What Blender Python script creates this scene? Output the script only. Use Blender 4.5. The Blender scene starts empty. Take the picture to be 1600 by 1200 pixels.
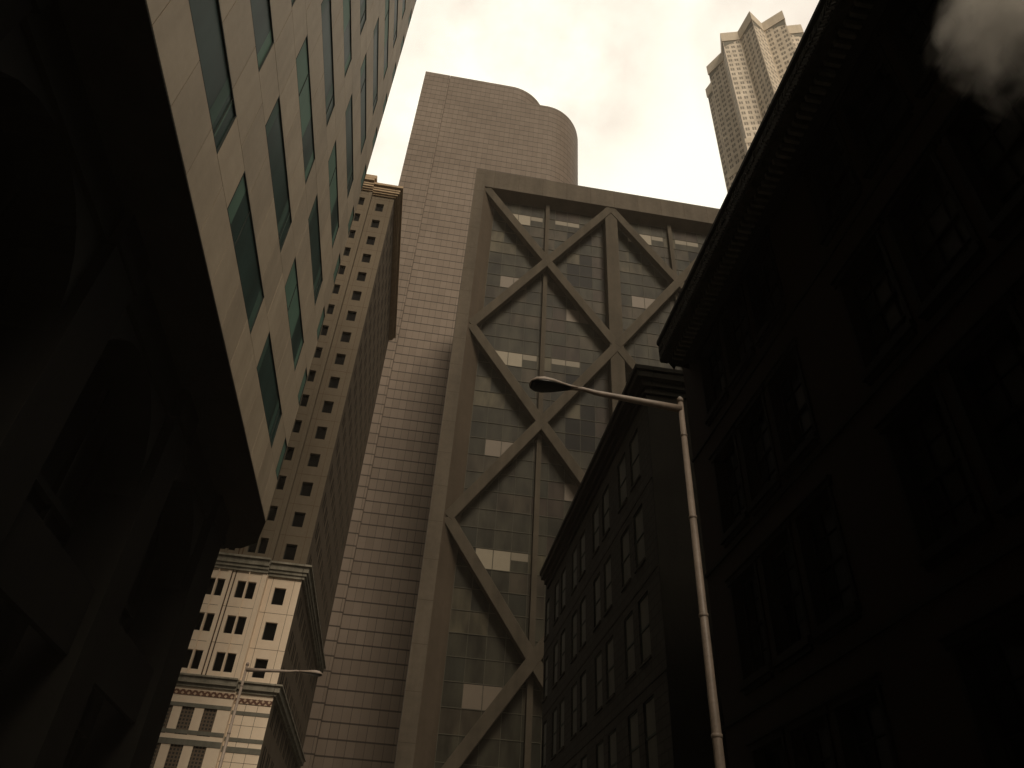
import bpy, bmesh, math, random
from mathutils import Vector, Matrix
random.seed(7)
R = math.radians
sc = bpy.context.scene
col = sc.collection

# ------------------------------------------------------------------ helpers
def tag(o, label=None, cat=None, group=None, kind=None):
    if label: o['label'] = label
    if cat: o['category'] = cat
    if group: o['group'] = group
    if kind: o['kind'] = kind
    return o

def empty(name, loc=(0, 0, 0)):
    o = bpy.data.objects.new(name, None)
    o.location = loc
    o.empty_display_size = 0.5
    col.objects.link(o)
    return o

class FX:                       # facade lying in a plane x = const, s = way it faces
    def __init__(s, x, sg): s.x, s.sg = x, sg
    def __call__(s, u, v, d): return (s.x + s.sg * d, u, v)
class FY:                       # facade lying in a plane y = const, facing -Y
    def __init__(s, y): s.y = y
    def __call__(s, u, v, d): return (u, s.y - d, v)
class FP:                       # facade on any vertical plane through a, along to b; outward to the right of a->b
    def __init__(s, a, b):
        s.a = Vector((a[0], a[1], 0)); t = Vector((b[0] - a[0], b[1] - a[1], 0)); s.L = t.length; s.t = t.normalized()
        s.n = Vector((s.t.y, -s.t.x, 0))
    def __call__(s, u, v, d):
        p = s.a + s.t * u + s.n * d
        return (p.x, p.y, v)

class MB:
    def __init__(s): s.v = []; s.f = []; s.m = []; s.uv = {}
    def face(s, pts, m=0, uv=None):
        n = len(s.v); s.v += [tuple(p) for p in pts]
        if uv: s.uv[len(s.f)] = uv
        s.f.append(tuple(range(n, n + len(pts)))); s.m.append(m)
    def hexa(s, p, m=0):        # p: 8 corners, bottom ring then top ring
        n = len(s.v); s.v += [tuple(q) for q in p]
        for f in ((3, 2, 1, 0), (4, 5, 6, 7), (0, 1, 5, 4), (1, 2, 6, 5), (2, 3, 7, 6), (3, 0, 4, 7)):
            s.f.append(tuple(n + i for i in f)); s.m.append(m)
    def box(s, F, u0, u1, v0, v1, d0, d1, m=0):
        s.hexa([F(u0, v0, d0), F(u1, v0, d0), F(u1, v0, d1), F(u0, v0, d1), F(u0, v1, d0), F(u1, v1, d0), F(u1, v1, d1), F(u0, v1, d1)], m)
    def quad(s, F, u0, u1, v0, v1, d, m=0):
        s.face([F(u0, v0, d), F(u1, v0, d), F(u1, v1, d), F(u0, v1, d)], m)
    def prism(s, poly, z0, z1, m=0, caps=True, uvw=False):
        n = len(poly); L = 0
        for i in range(n):
            a, b = poly[i], poly[(i + 1) % n]
            l = math.hypot(b[0] - a[0], b[1] - a[1])
            s.face([(a[0], a[1], z0), (b[0], b[1], z0), (b[0], b[1], z1), (a[0], a[1], z1)], m,
                   [(L, z0), (L + l, z0), (L + l, z1), (L, z1)] if uvw else None)
            L += l
        if caps:
            s.face([(p[0], p[1], z1) for p in poly], m)
            s.face([(p[0], p[1], z0) for p in reversed(poly)], m)
    def beam(s, F, p, q, w, d0, d1, m=0):   # slanted bar in the facade plane from p to q (u, v)
        t = Vector((q[0] - p[0], q[1] - p[1])).normalized(); n = Vector((-t.y, t.x)) * w / 2
        c = [(p[0] - n.x, p[1] - n.y), (q[0] - n.x, q[1] - n.y), (q[0] + n.x, q[1] + n.y), (p[0] + n.x, p[1] + n.y)]
        s.hexa([F(a, b, d0) for a, b in c] + [F(a, b, d1) for a, b in c], m)
    def ring(s, rings, m=0, cap=True):      # loft through rings of equal count
        n0 = len(s.v); k = len(rings[0])
        for r in rings: s.v += [tuple(p) for p in r]
        for i in range(len(rings) - 1):
            for j in range(k):
                a = n0 + i * k + j; b = n0 + i * k + (j + 1) % k
                s.f.append((a, b, b + k, a + k)); s.m.append(m)
        if cap:
            s.f.append(tuple(n0 + j for j in reversed(range(k)))); s.m.append(m)
            s.f.append(tuple(n0 + (len(rings) - 1) * k + j for j in range(k))); s.m.append(m)
    def tube(s, pts, rad, k=14, m=0):
        rs = []
        for i, p in enumerate(pts):
            a = Vector(pts[max(0, i - 1)]); b = Vector(pts[min(len(pts) - 1, i + 1)])
            t = (b - a).normalized(); up = Vector((0, 1, 0)) if abs(t.y) < 0.9 else Vector((1, 0, 0))
            e1 = t.cross(up).normalized(); e2 = t.cross(e1)
            r = rad[i] if isinstance(rad, (list, tuple)) else rad
            rs.append([Vector(p) + e1 * r * math.cos(j * 2 * math.pi / k) + e2 * r * math.sin(j * 2 * math.pi / k) for j in range(k)])
        s.ring(rs, m)
    def holes(s, F, u0, u1, v0, v1, rects, depth, m=0, mr=None):   # wall sheet with openings and their reveals
        us = sorted({u0, u1} | {r[i] for r in rects for i in (0, 1) if u0 < r[i] < u1})
        vs = sorted({v0, v1} | {r[i] for r in rects for i in (2, 3) if v0 < r[i] < v1})
        for j in range(len(vs) - 1):
            run = None
            for i in range(len(us)):
                solid = False
                if i < len(us) - 1:
                    cu, cv = (us[i] + us[i + 1]) / 2, (vs[j] + vs[j + 1]) / 2
                    solid = not any(r[0] < cu < r[1] and r[2] < cv < r[3] for r in rects)
                if solid and run is None: run = us[i]
                if not solid and run is not None:
                    s.quad(F, run, us[i], vs[j], vs[j + 1], 0, m); run = None
        q = m if mr is None else mr
        for a, b, c, d in rects:
            a, b, c, d = max(a, u0), min(b, u1), max(c, v0), min(d, v1)
            if a >= b or c >= d: continue
            for p in ([(a, c), (a, d)], [(b, c), (b, d)], [(a, c), (b, c)], [(a, d), (b, d)]):
                (x, y), (z, w) = p
                s.face([F(x, y, 0), F(z, w, 0), F(z, w, -depth), F(x, y, -depth)], q)
    def build(s, name, mats, root=None, parent=None, loc=None, smooth=False, bevel=0):
        o_ = Vector(root.location) if root is not None else Vector((0, 0, 0))
        if loc is not None: o_ = Vector((0, 0, 0))
        me = bpy.data.meshes.new(name)
        me.from_pydata([tuple(Vector(p) - o_) for p in s.v], [], s.f)
        for x in (mats if isinstance(mats, (list, tuple)) else [mats]): me.materials.append(x)
        for i, p in enumerate(me.polygons):
            p.material_index = s.m[i]; p.use_smooth = smooth
        if s.uv:
            ul = me.uv_layers.new(name='UVMap')
            for i, c in s.uv.items():
                for k, li in enumerate(me.polygons[i].loop_indices): ul.data[li].uv = c[k]
        me.update()
        o = bpy.data.objects.new(name, me); col.objects.link(o)
        o.parent = parent if parent is not None else root
        if loc is not None: o.location = loc
        if bevel:
            b = o.modifiers.new('bevel', 'BEVEL'); b.width = bevel; b.segments = 2; b.limit_method = 'ANGLE'
        return o

def clone(o, parent, loc):
    c = o.copy(); col.objects.link(c); c.parent = parent; c.location = loc
    for ch in list(o.children):
        d = ch.copy(); col.objects.link(d); d.parent = c
    return c

# ------------------------------------------------------------------ materials
def nt(name):
    m = bpy.data.materials.new(name); m.use_nodes = True
    t = m.node_tree; b = t.nodes['Principled BSDF']
    return m, t, b
def mathn(t, op, a, b=None, c=None):
    n = t.nodes.new('ShaderNodeMath'); n.operation = op
    for i, x in enumerate((a, b, c)):
        if x is None: continue
        if isinstance(x, (int, float)): n.inputs[i].default_value = x
        else: t.links.new(x, n.inputs[i])
    return n.outputs[0]
def mixc(t, f, a, b):
    n = t.nodes.new('ShaderNodeMix'); n.data_type = 'RGBA'
    for i, x in ((0, f), (6, a), (7, b)):
        if isinstance(x, (int, float)): n.inputs[i].default_value = x
        elif isinstance(x, tuple): n.inputs[i].default_value = (*x, 1)
        else: t.links.new(x, n.inputs[i])
    return n.outputs[2]
def noise(t, vec, scale, detail=5, rough=0.6, stretch=None):
    n = t.nodes.new('ShaderNodeTexNoise'); n.inputs['Scale'].default_value = scale
    n.inputs['Detail'].default_value = detail; n.inputs['Roughness'].default_value = rough
    if stretch:
        mp = t.nodes.new('ShaderNodeMapping'); mp.inputs['Scale'].default_value = stretch
        t.links.new(vec, mp.inputs['Vector']); vec = mp.outputs[0]
    t.links.new(vec, n.inputs['Vector'])
    return n.outputs['Fac']
def ramp(t, f, lo, hi):
    n = t.nodes.new('ShaderNodeMapRange'); n.inputs['From Min'].default_value = lo; n.inputs['From Max'].default_value = hi
    t.links.new(f, n.inputs['Value']); return n.outputs[0]

def stone(name, a, b, scale=0.35, rough=0.85, spec=0.25, streak=0.5, bump=0.15, fine=6.0):
    """weathered surface: broad blotches, vertical rain streaks, fine grain"""
    m, t, p = nt(name)
    tc = t.nodes.new('ShaderNodeTexCoord').outputs['Object']
    n1 = noise(t, tc, scale, 6, .65)
    n2 = noise(t, tc, scale * 4, 4, .6, (1, 1, .08))
    n3 = noise(t, tc, fine, 3, .7)
    f = mathn(t, 'ADD', mathn(t, 'MULTIPLY', n1, 1 - streak), mathn(t, 'MULTIPLY', n2, streak))
    f = mathn(t, 'ADD', mathn(t, 'MULTIPLY', f, .8), mathn(t, 'MULTIPLY', n3, .2))
    c = mixc(t, ramp(t, f, .36, .64), a, b)
    t.links.new(c, p.inputs['Base Color'])
    p.inputs['Roughness'].default_value = rough; p.inputs['Specular IOR Level'].default_value = spec
    if bump:
        bn = t.nodes.new('ShaderNodeBump'); bn.inputs['Strength'].default_value = bump; bn.inputs['Distance'].default_value = .03
        t.links.new(n3, bn.inputs['Height']); t.links.new(bn.outputs[0], p.inputs['Normal'])
    return m

def glass(name, c, rough=.12, spec=.5, vary=.35):
    m, t, p = nt(name)
    tc = t.nodes.new('ShaderNodeTexCoord').outputs['Object']
    n = noise(t, tc, .5, 3, .5, (1, 1, .3))
    d = tuple(x * (1 - vary) for x in c); e = tuple(x * (1 + vary) for x in c)
    t.links.new(mixc(t, ramp(t, n, .35, .65), d, e), p.inputs['Base Color'])
    p.inputs['Roughness'].default_value = rough; p.inputs['Specular IOR Level'].default_value = spec
    bn = t.nodes.new('ShaderNodeBump'); bn.inputs['Strength'].default_value = .04; bn.inputs['Distance'].default_value = .05
    t.links.new(noise(t, tc, 1.2, 2, .5), bn.inputs['Height']); t.links.new(bn.outputs[0], p.inputs['Normal'])
    return m

def brick(name, a, b, mortar, sx=.23, sz=.075, horiz='Y', bump=.4):
    m, t, p = nt(name)
    tc = t.nodes.new('ShaderNodeTexCoord').outputs['Object']
    sp = t.nodes.new('ShaderNodeSeparateXYZ'); t.links.new(tc, sp.inputs[0])
    cb = t.nodes.new('ShaderNodeCombineXYZ')
    h = mathn(t, 'ADD', sp.outputs['X'], sp.outputs['Y'])
    t.links.new(h, cb.inputs[0]); t.links.new(sp.outputs['Z'], cb.inputs[1])
    bk = t.nodes.new('ShaderNodeTexBrick'); t.links.new(cb.outputs[0], bk.inputs['Vector'])
    bk.inputs['Scale'].default_value = 1; bk.inputs['Brick Width'].default_value = sx; bk.inputs['Row Height'].default_value = sz
    bk.inputs['Mortar Size'].default_value = sz * .09; bk.inputs['Color1'].default_value = (*a, 1); bk.inputs['Color2'].default_value = (*b, 1)
    bk.inputs['Mortar'].default_value = (*mortar, 1)
    n = noise(t, tc, .5, 5, .65)
    c = mixc(t, mathn(t, 'MULTIPLY', ramp(t, n, .3, .7), .6), bk.outputs['Color'], tuple(x * .45 for x in a))
    t.links.new(c, p.inputs['Base Color'])
    p.inputs['Roughness'].default_value = .9; p.inputs['Specular IOR Level'].default_value = .08
    bn = t.nodes.new('ShaderNodeBump'); bn.inputs['Strength'].default_value = bump; bn.inputs['Distance'].default_value = .01; bn.invert = True
    t.links.new(bk.outputs['Fac'], bn.inputs['Height']); t.links.new(bn.outputs[0], p.inputs['Normal'])
    return m

def gridmat(name, a, b, line, du, dv, lu, lv, spec=.15, rough=.6, split=None, vdash=.0):
    """cladding drawn from UVs in metres: panels du x dv, each with its own tint, dark joints lu / lv wide"""
    m, t, p = nt(name)
    uv = t.nodes.new('ShaderNodeUVMap'); uv.uv_map = 'UVMap'
    sp = t.nodes.new('ShaderNodeSeparateXYZ'); t.links.new(uv.outputs[0], sp.inputs[0])
    u = mathn(t, 'DIVIDE', sp.outputs['X'], du); v = mathn(t, 'DIVIDE', sp.outputs['Y'], dv)
    fu = mathn(t, 'FRACT', u); fv = mathn(t, 'FRACT', v)
    cb = t.nodes.new('ShaderNodeCombineXYZ')
    t.links.new(mathn(t, 'FLOOR', u), cb.inputs[0]); t.links.new(mathn(t, 'FLOOR', v), cb.inputs[1])
    w = t.nodes.new('ShaderNodeTexWhiteNoise'); w.noise_dimensions = '3D'; t.links.new(cb.outputs[0], w.inputs['Vector'])
    tc = t.nodes.new('ShaderNodeTexCoord').outputs['Object']
    n1 = noise(t, tc, .035, 5, .6)
    f = mathn(t, 'ADD', mathn(t, 'MULTIPLY', w.outputs['Value'], .42), mathn(t, 'MULTIPLY', ramp(t, n1, .35, .65), .58))
    c = mixc(t, f, a, b)
    hl = mathn(t, 'LESS_THAN', fv, lv / dv)
    vl = mathn(t, 'LESS_THAN', fu, lu / du)
    w2 = t.nodes.new('ShaderNodeTexWhiteNoise'); w2.noise_dimensions = '3D'
    mv = t.nodes.new('ShaderNodeMapping'); mv.inputs['Location'].default_value = (31, 17, 3); t.links.new(cb.outputs[0], mv.inputs[0])
    t.links.new(mv.outputs[0], w2.inputs['Vector'])
    c = mixc(t, mathn(t, 'MULTIPLY', vl, mathn(t, 'MULTIPLY_ADD', w2.outputs['Value'], .6, .25)), c, line)
    c = mixc(t, mathn(t, 'MULTIPLY', hl, .9), c, line)
    t.links.new(c, p.inputs['Base Color'])
    p.inputs['Roughness'].default_value = rough; p.inputs['Specular IOR Level'].default_value = spec
    bn = t.nodes.new('ShaderNodeBump'); bn.inputs['Strength'].default_value = .3; bn.inputs['Distance'].default_value = .06; bn.invert = True
    t.links.new(mathn(t, 'MAXIMUM', hl, vl), bn.inputs['Height']); t.links.new(bn.outputs[0], p.inputs['Normal'])
    return m

M = {}
for i_, k_ in enumerate((.90, 1.0, 1.07)): M['panel%d' % i_] = stone('panel_stone_%d' % i_, (.25 * k_, .197 * k_, .137 * k_), (.355 * k_, .285 * k_, .203 * k_), .3, .6, .2, .5, .05, 3)
M['joint'] = stone('joint_dark', (.03, .021, .014), (.05, .037, .025), 1, .9, .1)
M['teal_dark'] = glass('teal_glass', (.020, .040, .036), .4, .04)
M['teal_light'] = glass('teal_glass_with_blind', (.085, .150, .115), .5, .04, .15)
M['teal_mid'] = glass('teal_glass_mid', (.05, .088, .072), .5, .04, .2)
M['frame_dark'] = stone('dark_frame', (.015, .02, .017), (.025, .032, .028), 2, .7, .1, .3, 0)
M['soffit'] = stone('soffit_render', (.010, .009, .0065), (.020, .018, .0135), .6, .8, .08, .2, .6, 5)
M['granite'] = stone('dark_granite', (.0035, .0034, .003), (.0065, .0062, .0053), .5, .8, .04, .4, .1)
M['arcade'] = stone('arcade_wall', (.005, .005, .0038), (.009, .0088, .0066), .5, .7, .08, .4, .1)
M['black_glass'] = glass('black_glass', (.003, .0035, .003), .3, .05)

M['cream'] = stone('cream_stone_sunlit', (.70, .56, .42), (.84, .70, .54), .15, .8, .2, .5, .05, 2)  # sunlight on the lower storeys is put into this light colour
M['tan'] = stone('tan_stone_shaded', (.106, .083, .056), (.150, .120, .083), .12, .8, .2, .5, .05, 2)  # shade on the upper storeys is put into this darker colour
M['tan_shaded'] = stone('shaded_side_stone', (.085, .065, .046), (.115, .09, .064), .12, .8, .2, .5, .05, 2)  # the side wall's shade is put into this darker brown
M['groove'] = stone('brown_groove', (.06, .035, .02), (.09, .055, .03), .5, .8, .1)
M['cornice'] = stone('grey_cornice_stone', (.13, .12, .09), (.33, .30, .24), .9, .8, .2, .3, .2, 3)
M['cornice_top'] = stone('tan_cornice_stone', (.30, .21, .13), (.45, .34, .22), .9, .8, .2, .3, .2, 3)
M['band'] = stone('grey_band_stone', (.12, .115, .092), (.19, .18, .145), .7, .8, .2)
M['window_black'] = glass('window_black', (.003, .003, .0026), .5, .03)
M['concrete'] = stone('concrete_frame', (.050, .040, .028), (.118, .096, .070), .07, .8, .2, .55, .05, 1)
M['bevel'] = stone('concrete_reveal_shaded', (.05, .037, .025), (.085, .065, .045), .09, .8, .2, .6, .05, 1)  # darker than the frame: shade of the slanted faces is in the colour
M['steel'] = stone('painted_brace', (.046, .038, .027), (.084, .069, .050), .16, .8, .12, .6, .05, 1)
M['dark_brick'] = brick('near_black_brick', (.010, .0065, .004), (.016, .009, .0055), (.007, .005, .004))  # near-black brown brick, mottled by noise
M['dark_stone'] = stone('near_black_stone', (.003, .0028, .002), (.006, .0055, .004), .8, .8, .05, .4, .3)  # near-black stone with random variation
M['dark_moulding'] = stone('worn_stone_moulding', (.0016, .0014, .001), (.0045, .004, .003), 1.8, .75, .04, .2, .3)
M['eave'] = stone('dark_eave', (.004, .004, .003), (.010, .010, .007), 1.2, .7, .08, .3, .6, 7)
M['ornament'] = stone('ornamented_fascia', (.003, .003, .002), (.030, .028, .019), 3, .7, .1, .1, .6, 6)
M['grey_brick'] = brick('grey_brick', (.026, .024, .020), (.034, .031, .026), (.013, .012, .010), .9, .42)
M['grey_glass'] = glass('grey_glass', (.050, .048, .038), .5, .05, .4)
M['sash'] = stone('sash_paint', (.002, .0018, .0015), (.005, .0045, .0038), 2, .75, .04, .3, 0)
M['lamp_metal'] = stone('lamp_metal', (.15, .12, .095), (.27, .215, .172), 2.5, .5, .4, .3, .1, 20)
M['lamp_lens'] = glass('lamp_lens', (.012, .012, .01), .3, .3)
M['asphalt'] = stone('asphalt', (.04, .039, .037), (.06, .058, .055), .6, .9, .2, 0, .5, 40)
M['paving'] = stone('paving', (.16, .15, .13), (.24, .22, .19), .8, .85, .2, 0, .3, 12)
M['paint'] = stone('road_paint', (.55, .45, .12), (.7, .58, .2), 2, .8, .2, 0, .1)
M['roof'] = stone('flat_roof', (.07, .065, .06), (.11, .10, .09), .3, .9, .1, 0, .1)

# ------------------------------------------------------------------ ground
g = MB(); g.face([(-1500, -1500, -.02), (1500, -1500, -.02), (1500, 1500, -.02), (-1500, 1500, -.02)])
tag(g.build('ground', M['asphalt']), kind='structure')
g = MB(); g.face([(-4.9, -200, 0), (3.4, -200, 0), (3.4, 62, 0), (-4.9, 62, 0)])
tag(g.build('road', M['asphalt']), kind='structure')
for nm, a, b in (('pavement_left', -12.0, -4.9), ('pavement_right', 3.4, 30)):
    g = MB(); F = FY(0)
    g.hexa([(a, -200, -.01), (b, -200, -.01), (b, 64, -.01), (a, 64, -.01), (a, -200, .14), (b, -200, .14), (b, 64, .14), (a, 64, .14)])
    tag(g.build(nm, M['paving'], bevel=.02), kind='structure')
g = MB()
for i in range(-20, 20):
    g.face([(-.82, i * 3, .004), (-.68, i * 3, .004), (-.68, i * 3 + 1.6, .004), (-.82, i * 3 + 1.6, .004)])
tag(g.build('road_marking', M['paint']), kind='structure')

# ------------------------------------------------------------------ panelled office building on the left
root = empty('office_building', (-7, 0, 0))
tag(root, 'pale stone panelled office building with long teal windows overhanging a dark arcade', 'building')
F = FX(-7, 1)
YE = 30.94; TOP = 84.0; Y0 = -44.0
mod = 1.875; per = 4 * mod; r0 = 18.5; rh = 4.28; wh = 1.87
rows = [r0 + rh * k for k in range(15)]
wcols = [15.06 + per * k for k in range(-8, 3)]            # window starts
# core body (rounded far corner)
b = MB()
body = [(-7.06, Y0), (-7.06, YE), (-7.68, 33.2), (-8.5, 34.0), (-9.45, 34.3), (-30, 34.3), (-30, Y0)]
b.prism(body, 16.42, TOP); core = b.build('wall', M['joint'], root)
# cladding tiles
b = MB(); gp = .011
def tile(u0, u1, v0, v1):
    if u1 - u0 < .05: return
    d = random.uniform(0, .004)
    b.box(F, u0 + gp, u1 - gp, v0 + gp, v1 - gp, -.058, d, random.choice((0, 1, 1, 1, 2)))
def strip(v0, v1, off):
    u = off
    while u > Y0: u -= mod
    while u < YE:
        tile(max(u, Y0), min(u + mod, YE), v0, v1); u += mod
strip(16.42, r0, 12.33)
for k, z in enumerate(rows):
    strip(z + wh, min(z + rh, TOP) if k < 14 else TOP, 12.33 if k % 2 == 0 else 12.33 + mod / 2)
    for u in wcols:
        tile(u - mod, u, z, z + wh) if u <= YE else None
# corner cladding pieces round the end
for (p, q) in zip(body[1:5], body[2:6]):
    G = FP(p, q)
    n = max(1, int(G.L / mod))
    for k in range(-1, 15):
        z = r0 + rh * k + wh if k >= 0 else 16.42
        z2 = r0 + rh * (k + 1)
        for i in range(n):
            b.box(G, G.L * i / n + gp, G.L * (i + 1) / n - gp, z + gp, min(z2, TOP) - gp, 0, .05)
b.build('cladding', [M['panel0'], M['panel1'], M['panel2']], root)
# windows: frame > panes
def make_window(kind, length):
    fr = MB(); f0 = FX(0, 1)
    t = .045
    fr.box(f0, 0, length, 0, t, -.07, .0); fr.box(f0, 0, length, wh - t, wh, -.07, .0)
    fr.box(f0, 0, t, t, wh - t, -.07, .0); fr.box(f0, length - t, length, t, wh - t, -.07, .0)
    ms = [x for x in ((.9,) if kind == 0 else (.28,)) if x * 5.6 < length - .3]
    for x in ms: fr.box(f0, x * 5.6 - .014, x * 5.6 + .014, t, wh - t, -.05, -.015)
    p = MB()
    segs = {0: [(0, .1, 2), (.1, .78, 0), (.78, .86, 2), (.86, .9, 0), (.9, .925, 1), (.925, 1, 0)],
            1: [(0, .28, 1), (.28, .62, 1), (.62, .92, 0), (.92, 1, 1)],
            2: [(0, .13, 1), (.13, .9, 0), (.9, 1, 2)]}[kind]
    for a, c, m in segs:
        a, c = a * 5.6, min(c * 5.6, length)
        if c - a > .02: p.quad(f0, a, c, 0, wh, -.045 + .002 * m, m)
    return fr, p
protos = {}
for kind in (0, 1, 2):
    protos[kind] = make_window(kind, 5.62)
protos['corner'] = make_window(1, YE - wcols[-1] if wcols[-1] < YE else .8)
firsts = {}
for k, z in enumerate(rows):
    for ci, u in enumerate(wcols):
        if u < -8: continue
        kind = (ci + k + 1) % 2
        if (ci * 3 + k * 5) % 7 == 3: kind = 2
        key = 'corner' if u + 5.62 > YE else kind
        lp = (0.0, u, z)
        if key not in firsts:
            fr, p = protos[key]
            w = fr.build('window', M['frame_dark'], None, root, loc=lp)
            pp = p.build('pane', [M['teal_dark'], M['teal_light'], M['teal_mid']], None, w, loc=(0, 0, 0))
            firsts[key] = w
        else: clone(firsts[key], root, lp)
# soffit
b = MB()
b.prism([(-7.0, Y0), (-7.0, YE), (-7.63, 33.2), (-8.45, 34.0), (-9.45, 34.25), (-12, 34.25), (-12, Y0)], 16.1, 16.41)
b.v = [(x, y, z if z > 16.3 else 16.36) for x, y, z in b.v]
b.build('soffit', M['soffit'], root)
# arcade: piers, arches, glazing
FA = FX(-8.6, 1)
pw = 1.75; pp_ = 7.65; ps = [13.85 + pp_ * k for k in range(-7, 2)]
for y in ps + [28.9]:
    y2 = y + pw if y < 28 else 31.2
    b = MB(); b.box(FA, y, y2, .14, 15.2, -1.6, 0); b.box(FA, y - .08, y2 + .08, .14, 1.3, -1.68, .09)
    b.box(FA, y - .1, y2 + .1, 15.2, 15.55, -1.7, .1); b.box(FA, y - .05, y2 + .05, 15.55, 16.36, -1.65, .05)
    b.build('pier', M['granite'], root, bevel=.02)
edges = [(a + pw, a + pp_) for a in ps[:-1]] + [(ps[-1] + pw, 28.9)]
b = MB(); gl = MB(); tr = MB(); pn = MB()
for a, c in edges:
    n = 14; cx = (a + c) / 2; r = (c - a) / 2; zc = 12.2
    prev = None
    for i in range(n + 1):
        th = math.pi - math.pi * i / n
        p = (cx + r * math.cos(th), zc + r * math.sin(th))
        if prev:
            b.face([FA(prev[0], prev[1], -.35), FA(p[0], p[1], -.35), FA(p[0], 15.2, -.35), FA(prev[0], 15.2, -.35)])
            b.face([FA(prev[0], prev[1], -.35), FA(p[0], p[1], -.35), FA(p[0], p[1], -1.6), FA(prev[0], prev[1], -1.6)])
        prev = p
    b.box(FA, a, c, 15.2, 16.36, -1.4, -.2)
    gl.quad(FA, a, c, .14, 16.3, -1.9)
    for k in range(1, 4): tr.box(FA, a + (c - a) * k / 4 - .06, a + (c - a) * k / 4 + .06, .14, 15.6, -1.88, -1.7)
    for z in (3.2, 6.9, 11.0): tr.box(FA, a, c, z - .1, z + .1, -1.86, -1.62)
    pn.box(FA, a, c, 7.4, 9.2, -.5, -.3)
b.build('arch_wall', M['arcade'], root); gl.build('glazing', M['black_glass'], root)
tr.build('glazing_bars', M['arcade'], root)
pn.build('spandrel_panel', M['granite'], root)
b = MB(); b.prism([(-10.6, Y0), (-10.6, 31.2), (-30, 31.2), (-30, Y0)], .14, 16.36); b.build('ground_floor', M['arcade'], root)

# ------------------------------------------------------------------ cream stone tower
D = 68.0
root = empty('stone_tower', (-16, D, 0))
tag(root, 'tall slim cream stone tower with small black windows and three ledges', 'tower')
Z = lambda r: r * D + 1.6
X = lambda r: r * D
xr = X(-.1565); xn = X(-.2015); xl = -34.0; yb = 98.5
zt = Z(1.235); z1 = Z(.398); z1t = Z(.417); z2 = Z(.245); z2t = Z(.258)
FM, FW, FS = FY(D), FY(D - .6), FX(xr, 1)
pairs = [(X(-.2375 - .0400 * k), X(-.2130 - .0400 * k)) for k in range(5)]
up = [Z(.449 + .0507 * k) for k in range(16)]      # window heads of the tan storeys
lo = [Z(.289 + .0475 * k) for k in range(3)]        # window heads of the cream storeys
WH = 1.6
rm = [(X(-.1895), X(-.1740), t - WH, t) for t in up + lo]
rw = []
for a, c in pairs:
    mid = (a + c) / 2
    for t in up + lo: rw += [(a, mid - .09, t - WH + .05, t + .05), (mid + .09, c, t - WH + .05, t + .05)]
def stone_section(za, zb, mat, name, jm):
    b = MB()
    b.holes(FM, xn, xr, za, zb, [r for r in rm if za < r[2] and r[3] < zb], .45, 0)
    b.holes(FW, xl, xn, za, zb, [r for r in rw if za < r[2] and r[3] < zb], .45, 0)
    b.face([FW(xn, za, 0), FW(xn, zb, 0), (xn, D, zb), (xn, D, za)])
    # joints: one across each storey, fine upright ones
    for t in (up if za > z1 else lo):
        z = t + (.85 if za > z1 else .8)
        if za < z < zb:
            b.box(FM, xn + .01, xr - .01, z, z + .035, 0, .004, 1); b.box(FW, xl, xn - .01, z, z + .035, 0, .004, 1)
    for u in (X(-.1945), X(-.1655)): b.box(FM, u, u + .03, za, zb, 0, .003, 1)
    for a, c in pairs:
        mid = (a + c) / 2
        b.box(FW, mid - .05, mid + .05, za, zb, 0, .16, 0)
        for u in (a - .42, c + .30): b.box(FW, u, u + .11, za, zb, -.0, .004, 1)
        b.box(FW, a - 1.1, a - .75, za, zb, 0, .09, 0)
    b.box(FW, xn - .45, xn - .0, za, zb, 0, .07, 0)
    return b.build(name, [mat, M['groove']], root)
w = stone_section(z1t, zt, M['tan'], 'wall', 0); w['label'] = 'tan wall of the upper storeys, shade put into its colour'
w = stone_section(z2t, z1, M['cream'], 'wall', 0); w['label'] = 'cream wall between the two lower ledges, sunlight put into its colour'
# base storeys
b = MB(); zb_ = z2
gr = []
for k in range(4):
    for q, (a, c) in enumerate(((-.2585, -.2435), (-.2325, -.2170))):
        for (p, s_) in ((.1915, .2245), (.150, .1835), (.105, .138), (.06, .093)):
            gr.append((X(a - .052 * k), X(c - .052 * k), Z(p), Z(s_)))
b.holes(FM, xn, xr, 0, zb_, [], .3); b.holes(FW, xl, xn, 0, zb_, gr, .25)
b.face([FW(xn, 0, 0), FW(xn, zb_, 0), (xn, D, zb_), (xn, D, 0)])
for i, z in enumerate([Z(.2085 + .0), Z(.168), Z(.15), Z(.2325)]): b.box(FM, xn, xr, z, z + .03, 0, .004, 1)
for u in (X(-.187), X(-.1725)): b.box(FM, u, u + .03, 0, zb_ - .3, 0, .003, 1)
w = b.build('wall', [M['cream'], M['groove']], root); w['label'] = 'cream base with grey bands and lattice panels, sunlight put into the cream'
gm, t, p_ = nt('lattice')
tc = t.nodes.new('ShaderNodeTexCoord').outputs['Object']
sp = t.nodes.new('ShaderNodeSeparateXYZ'); t.links.new(tc, sp.inputs[0])
ff = [mathn(t, 'LESS_THAN', mathn(t, 'FRACT', mathn(t, 'MULTIPLY', sp.outputs[i], 3.6)), .42) for i in ('X', 'Z')]
t.links.new(mixc(t, mathn(t, 'MAXIMUM', ff[0], ff[1]), (.02, .018, .014), (.12, .085, .055)), p_.inputs['Base Color']); p_.inputs['Roughness'].default_value = .8
for (a, c, z, y) in gr:
    if a < -22: continue
    b = MB(); b.quad(FW, a, c, z, y, -.12)
    n = 7
    b.build('lattice_grille', gm, root)
b = MB()
om, t, p_ = nt('brown_ornament')
tc = t.nodes.new('ShaderNodeTexCoord').outputs['Object']
sp = t.nodes.new('ShaderNodeSeparateXYZ'); t.links.new(tc, sp.inputs[0])
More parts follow.
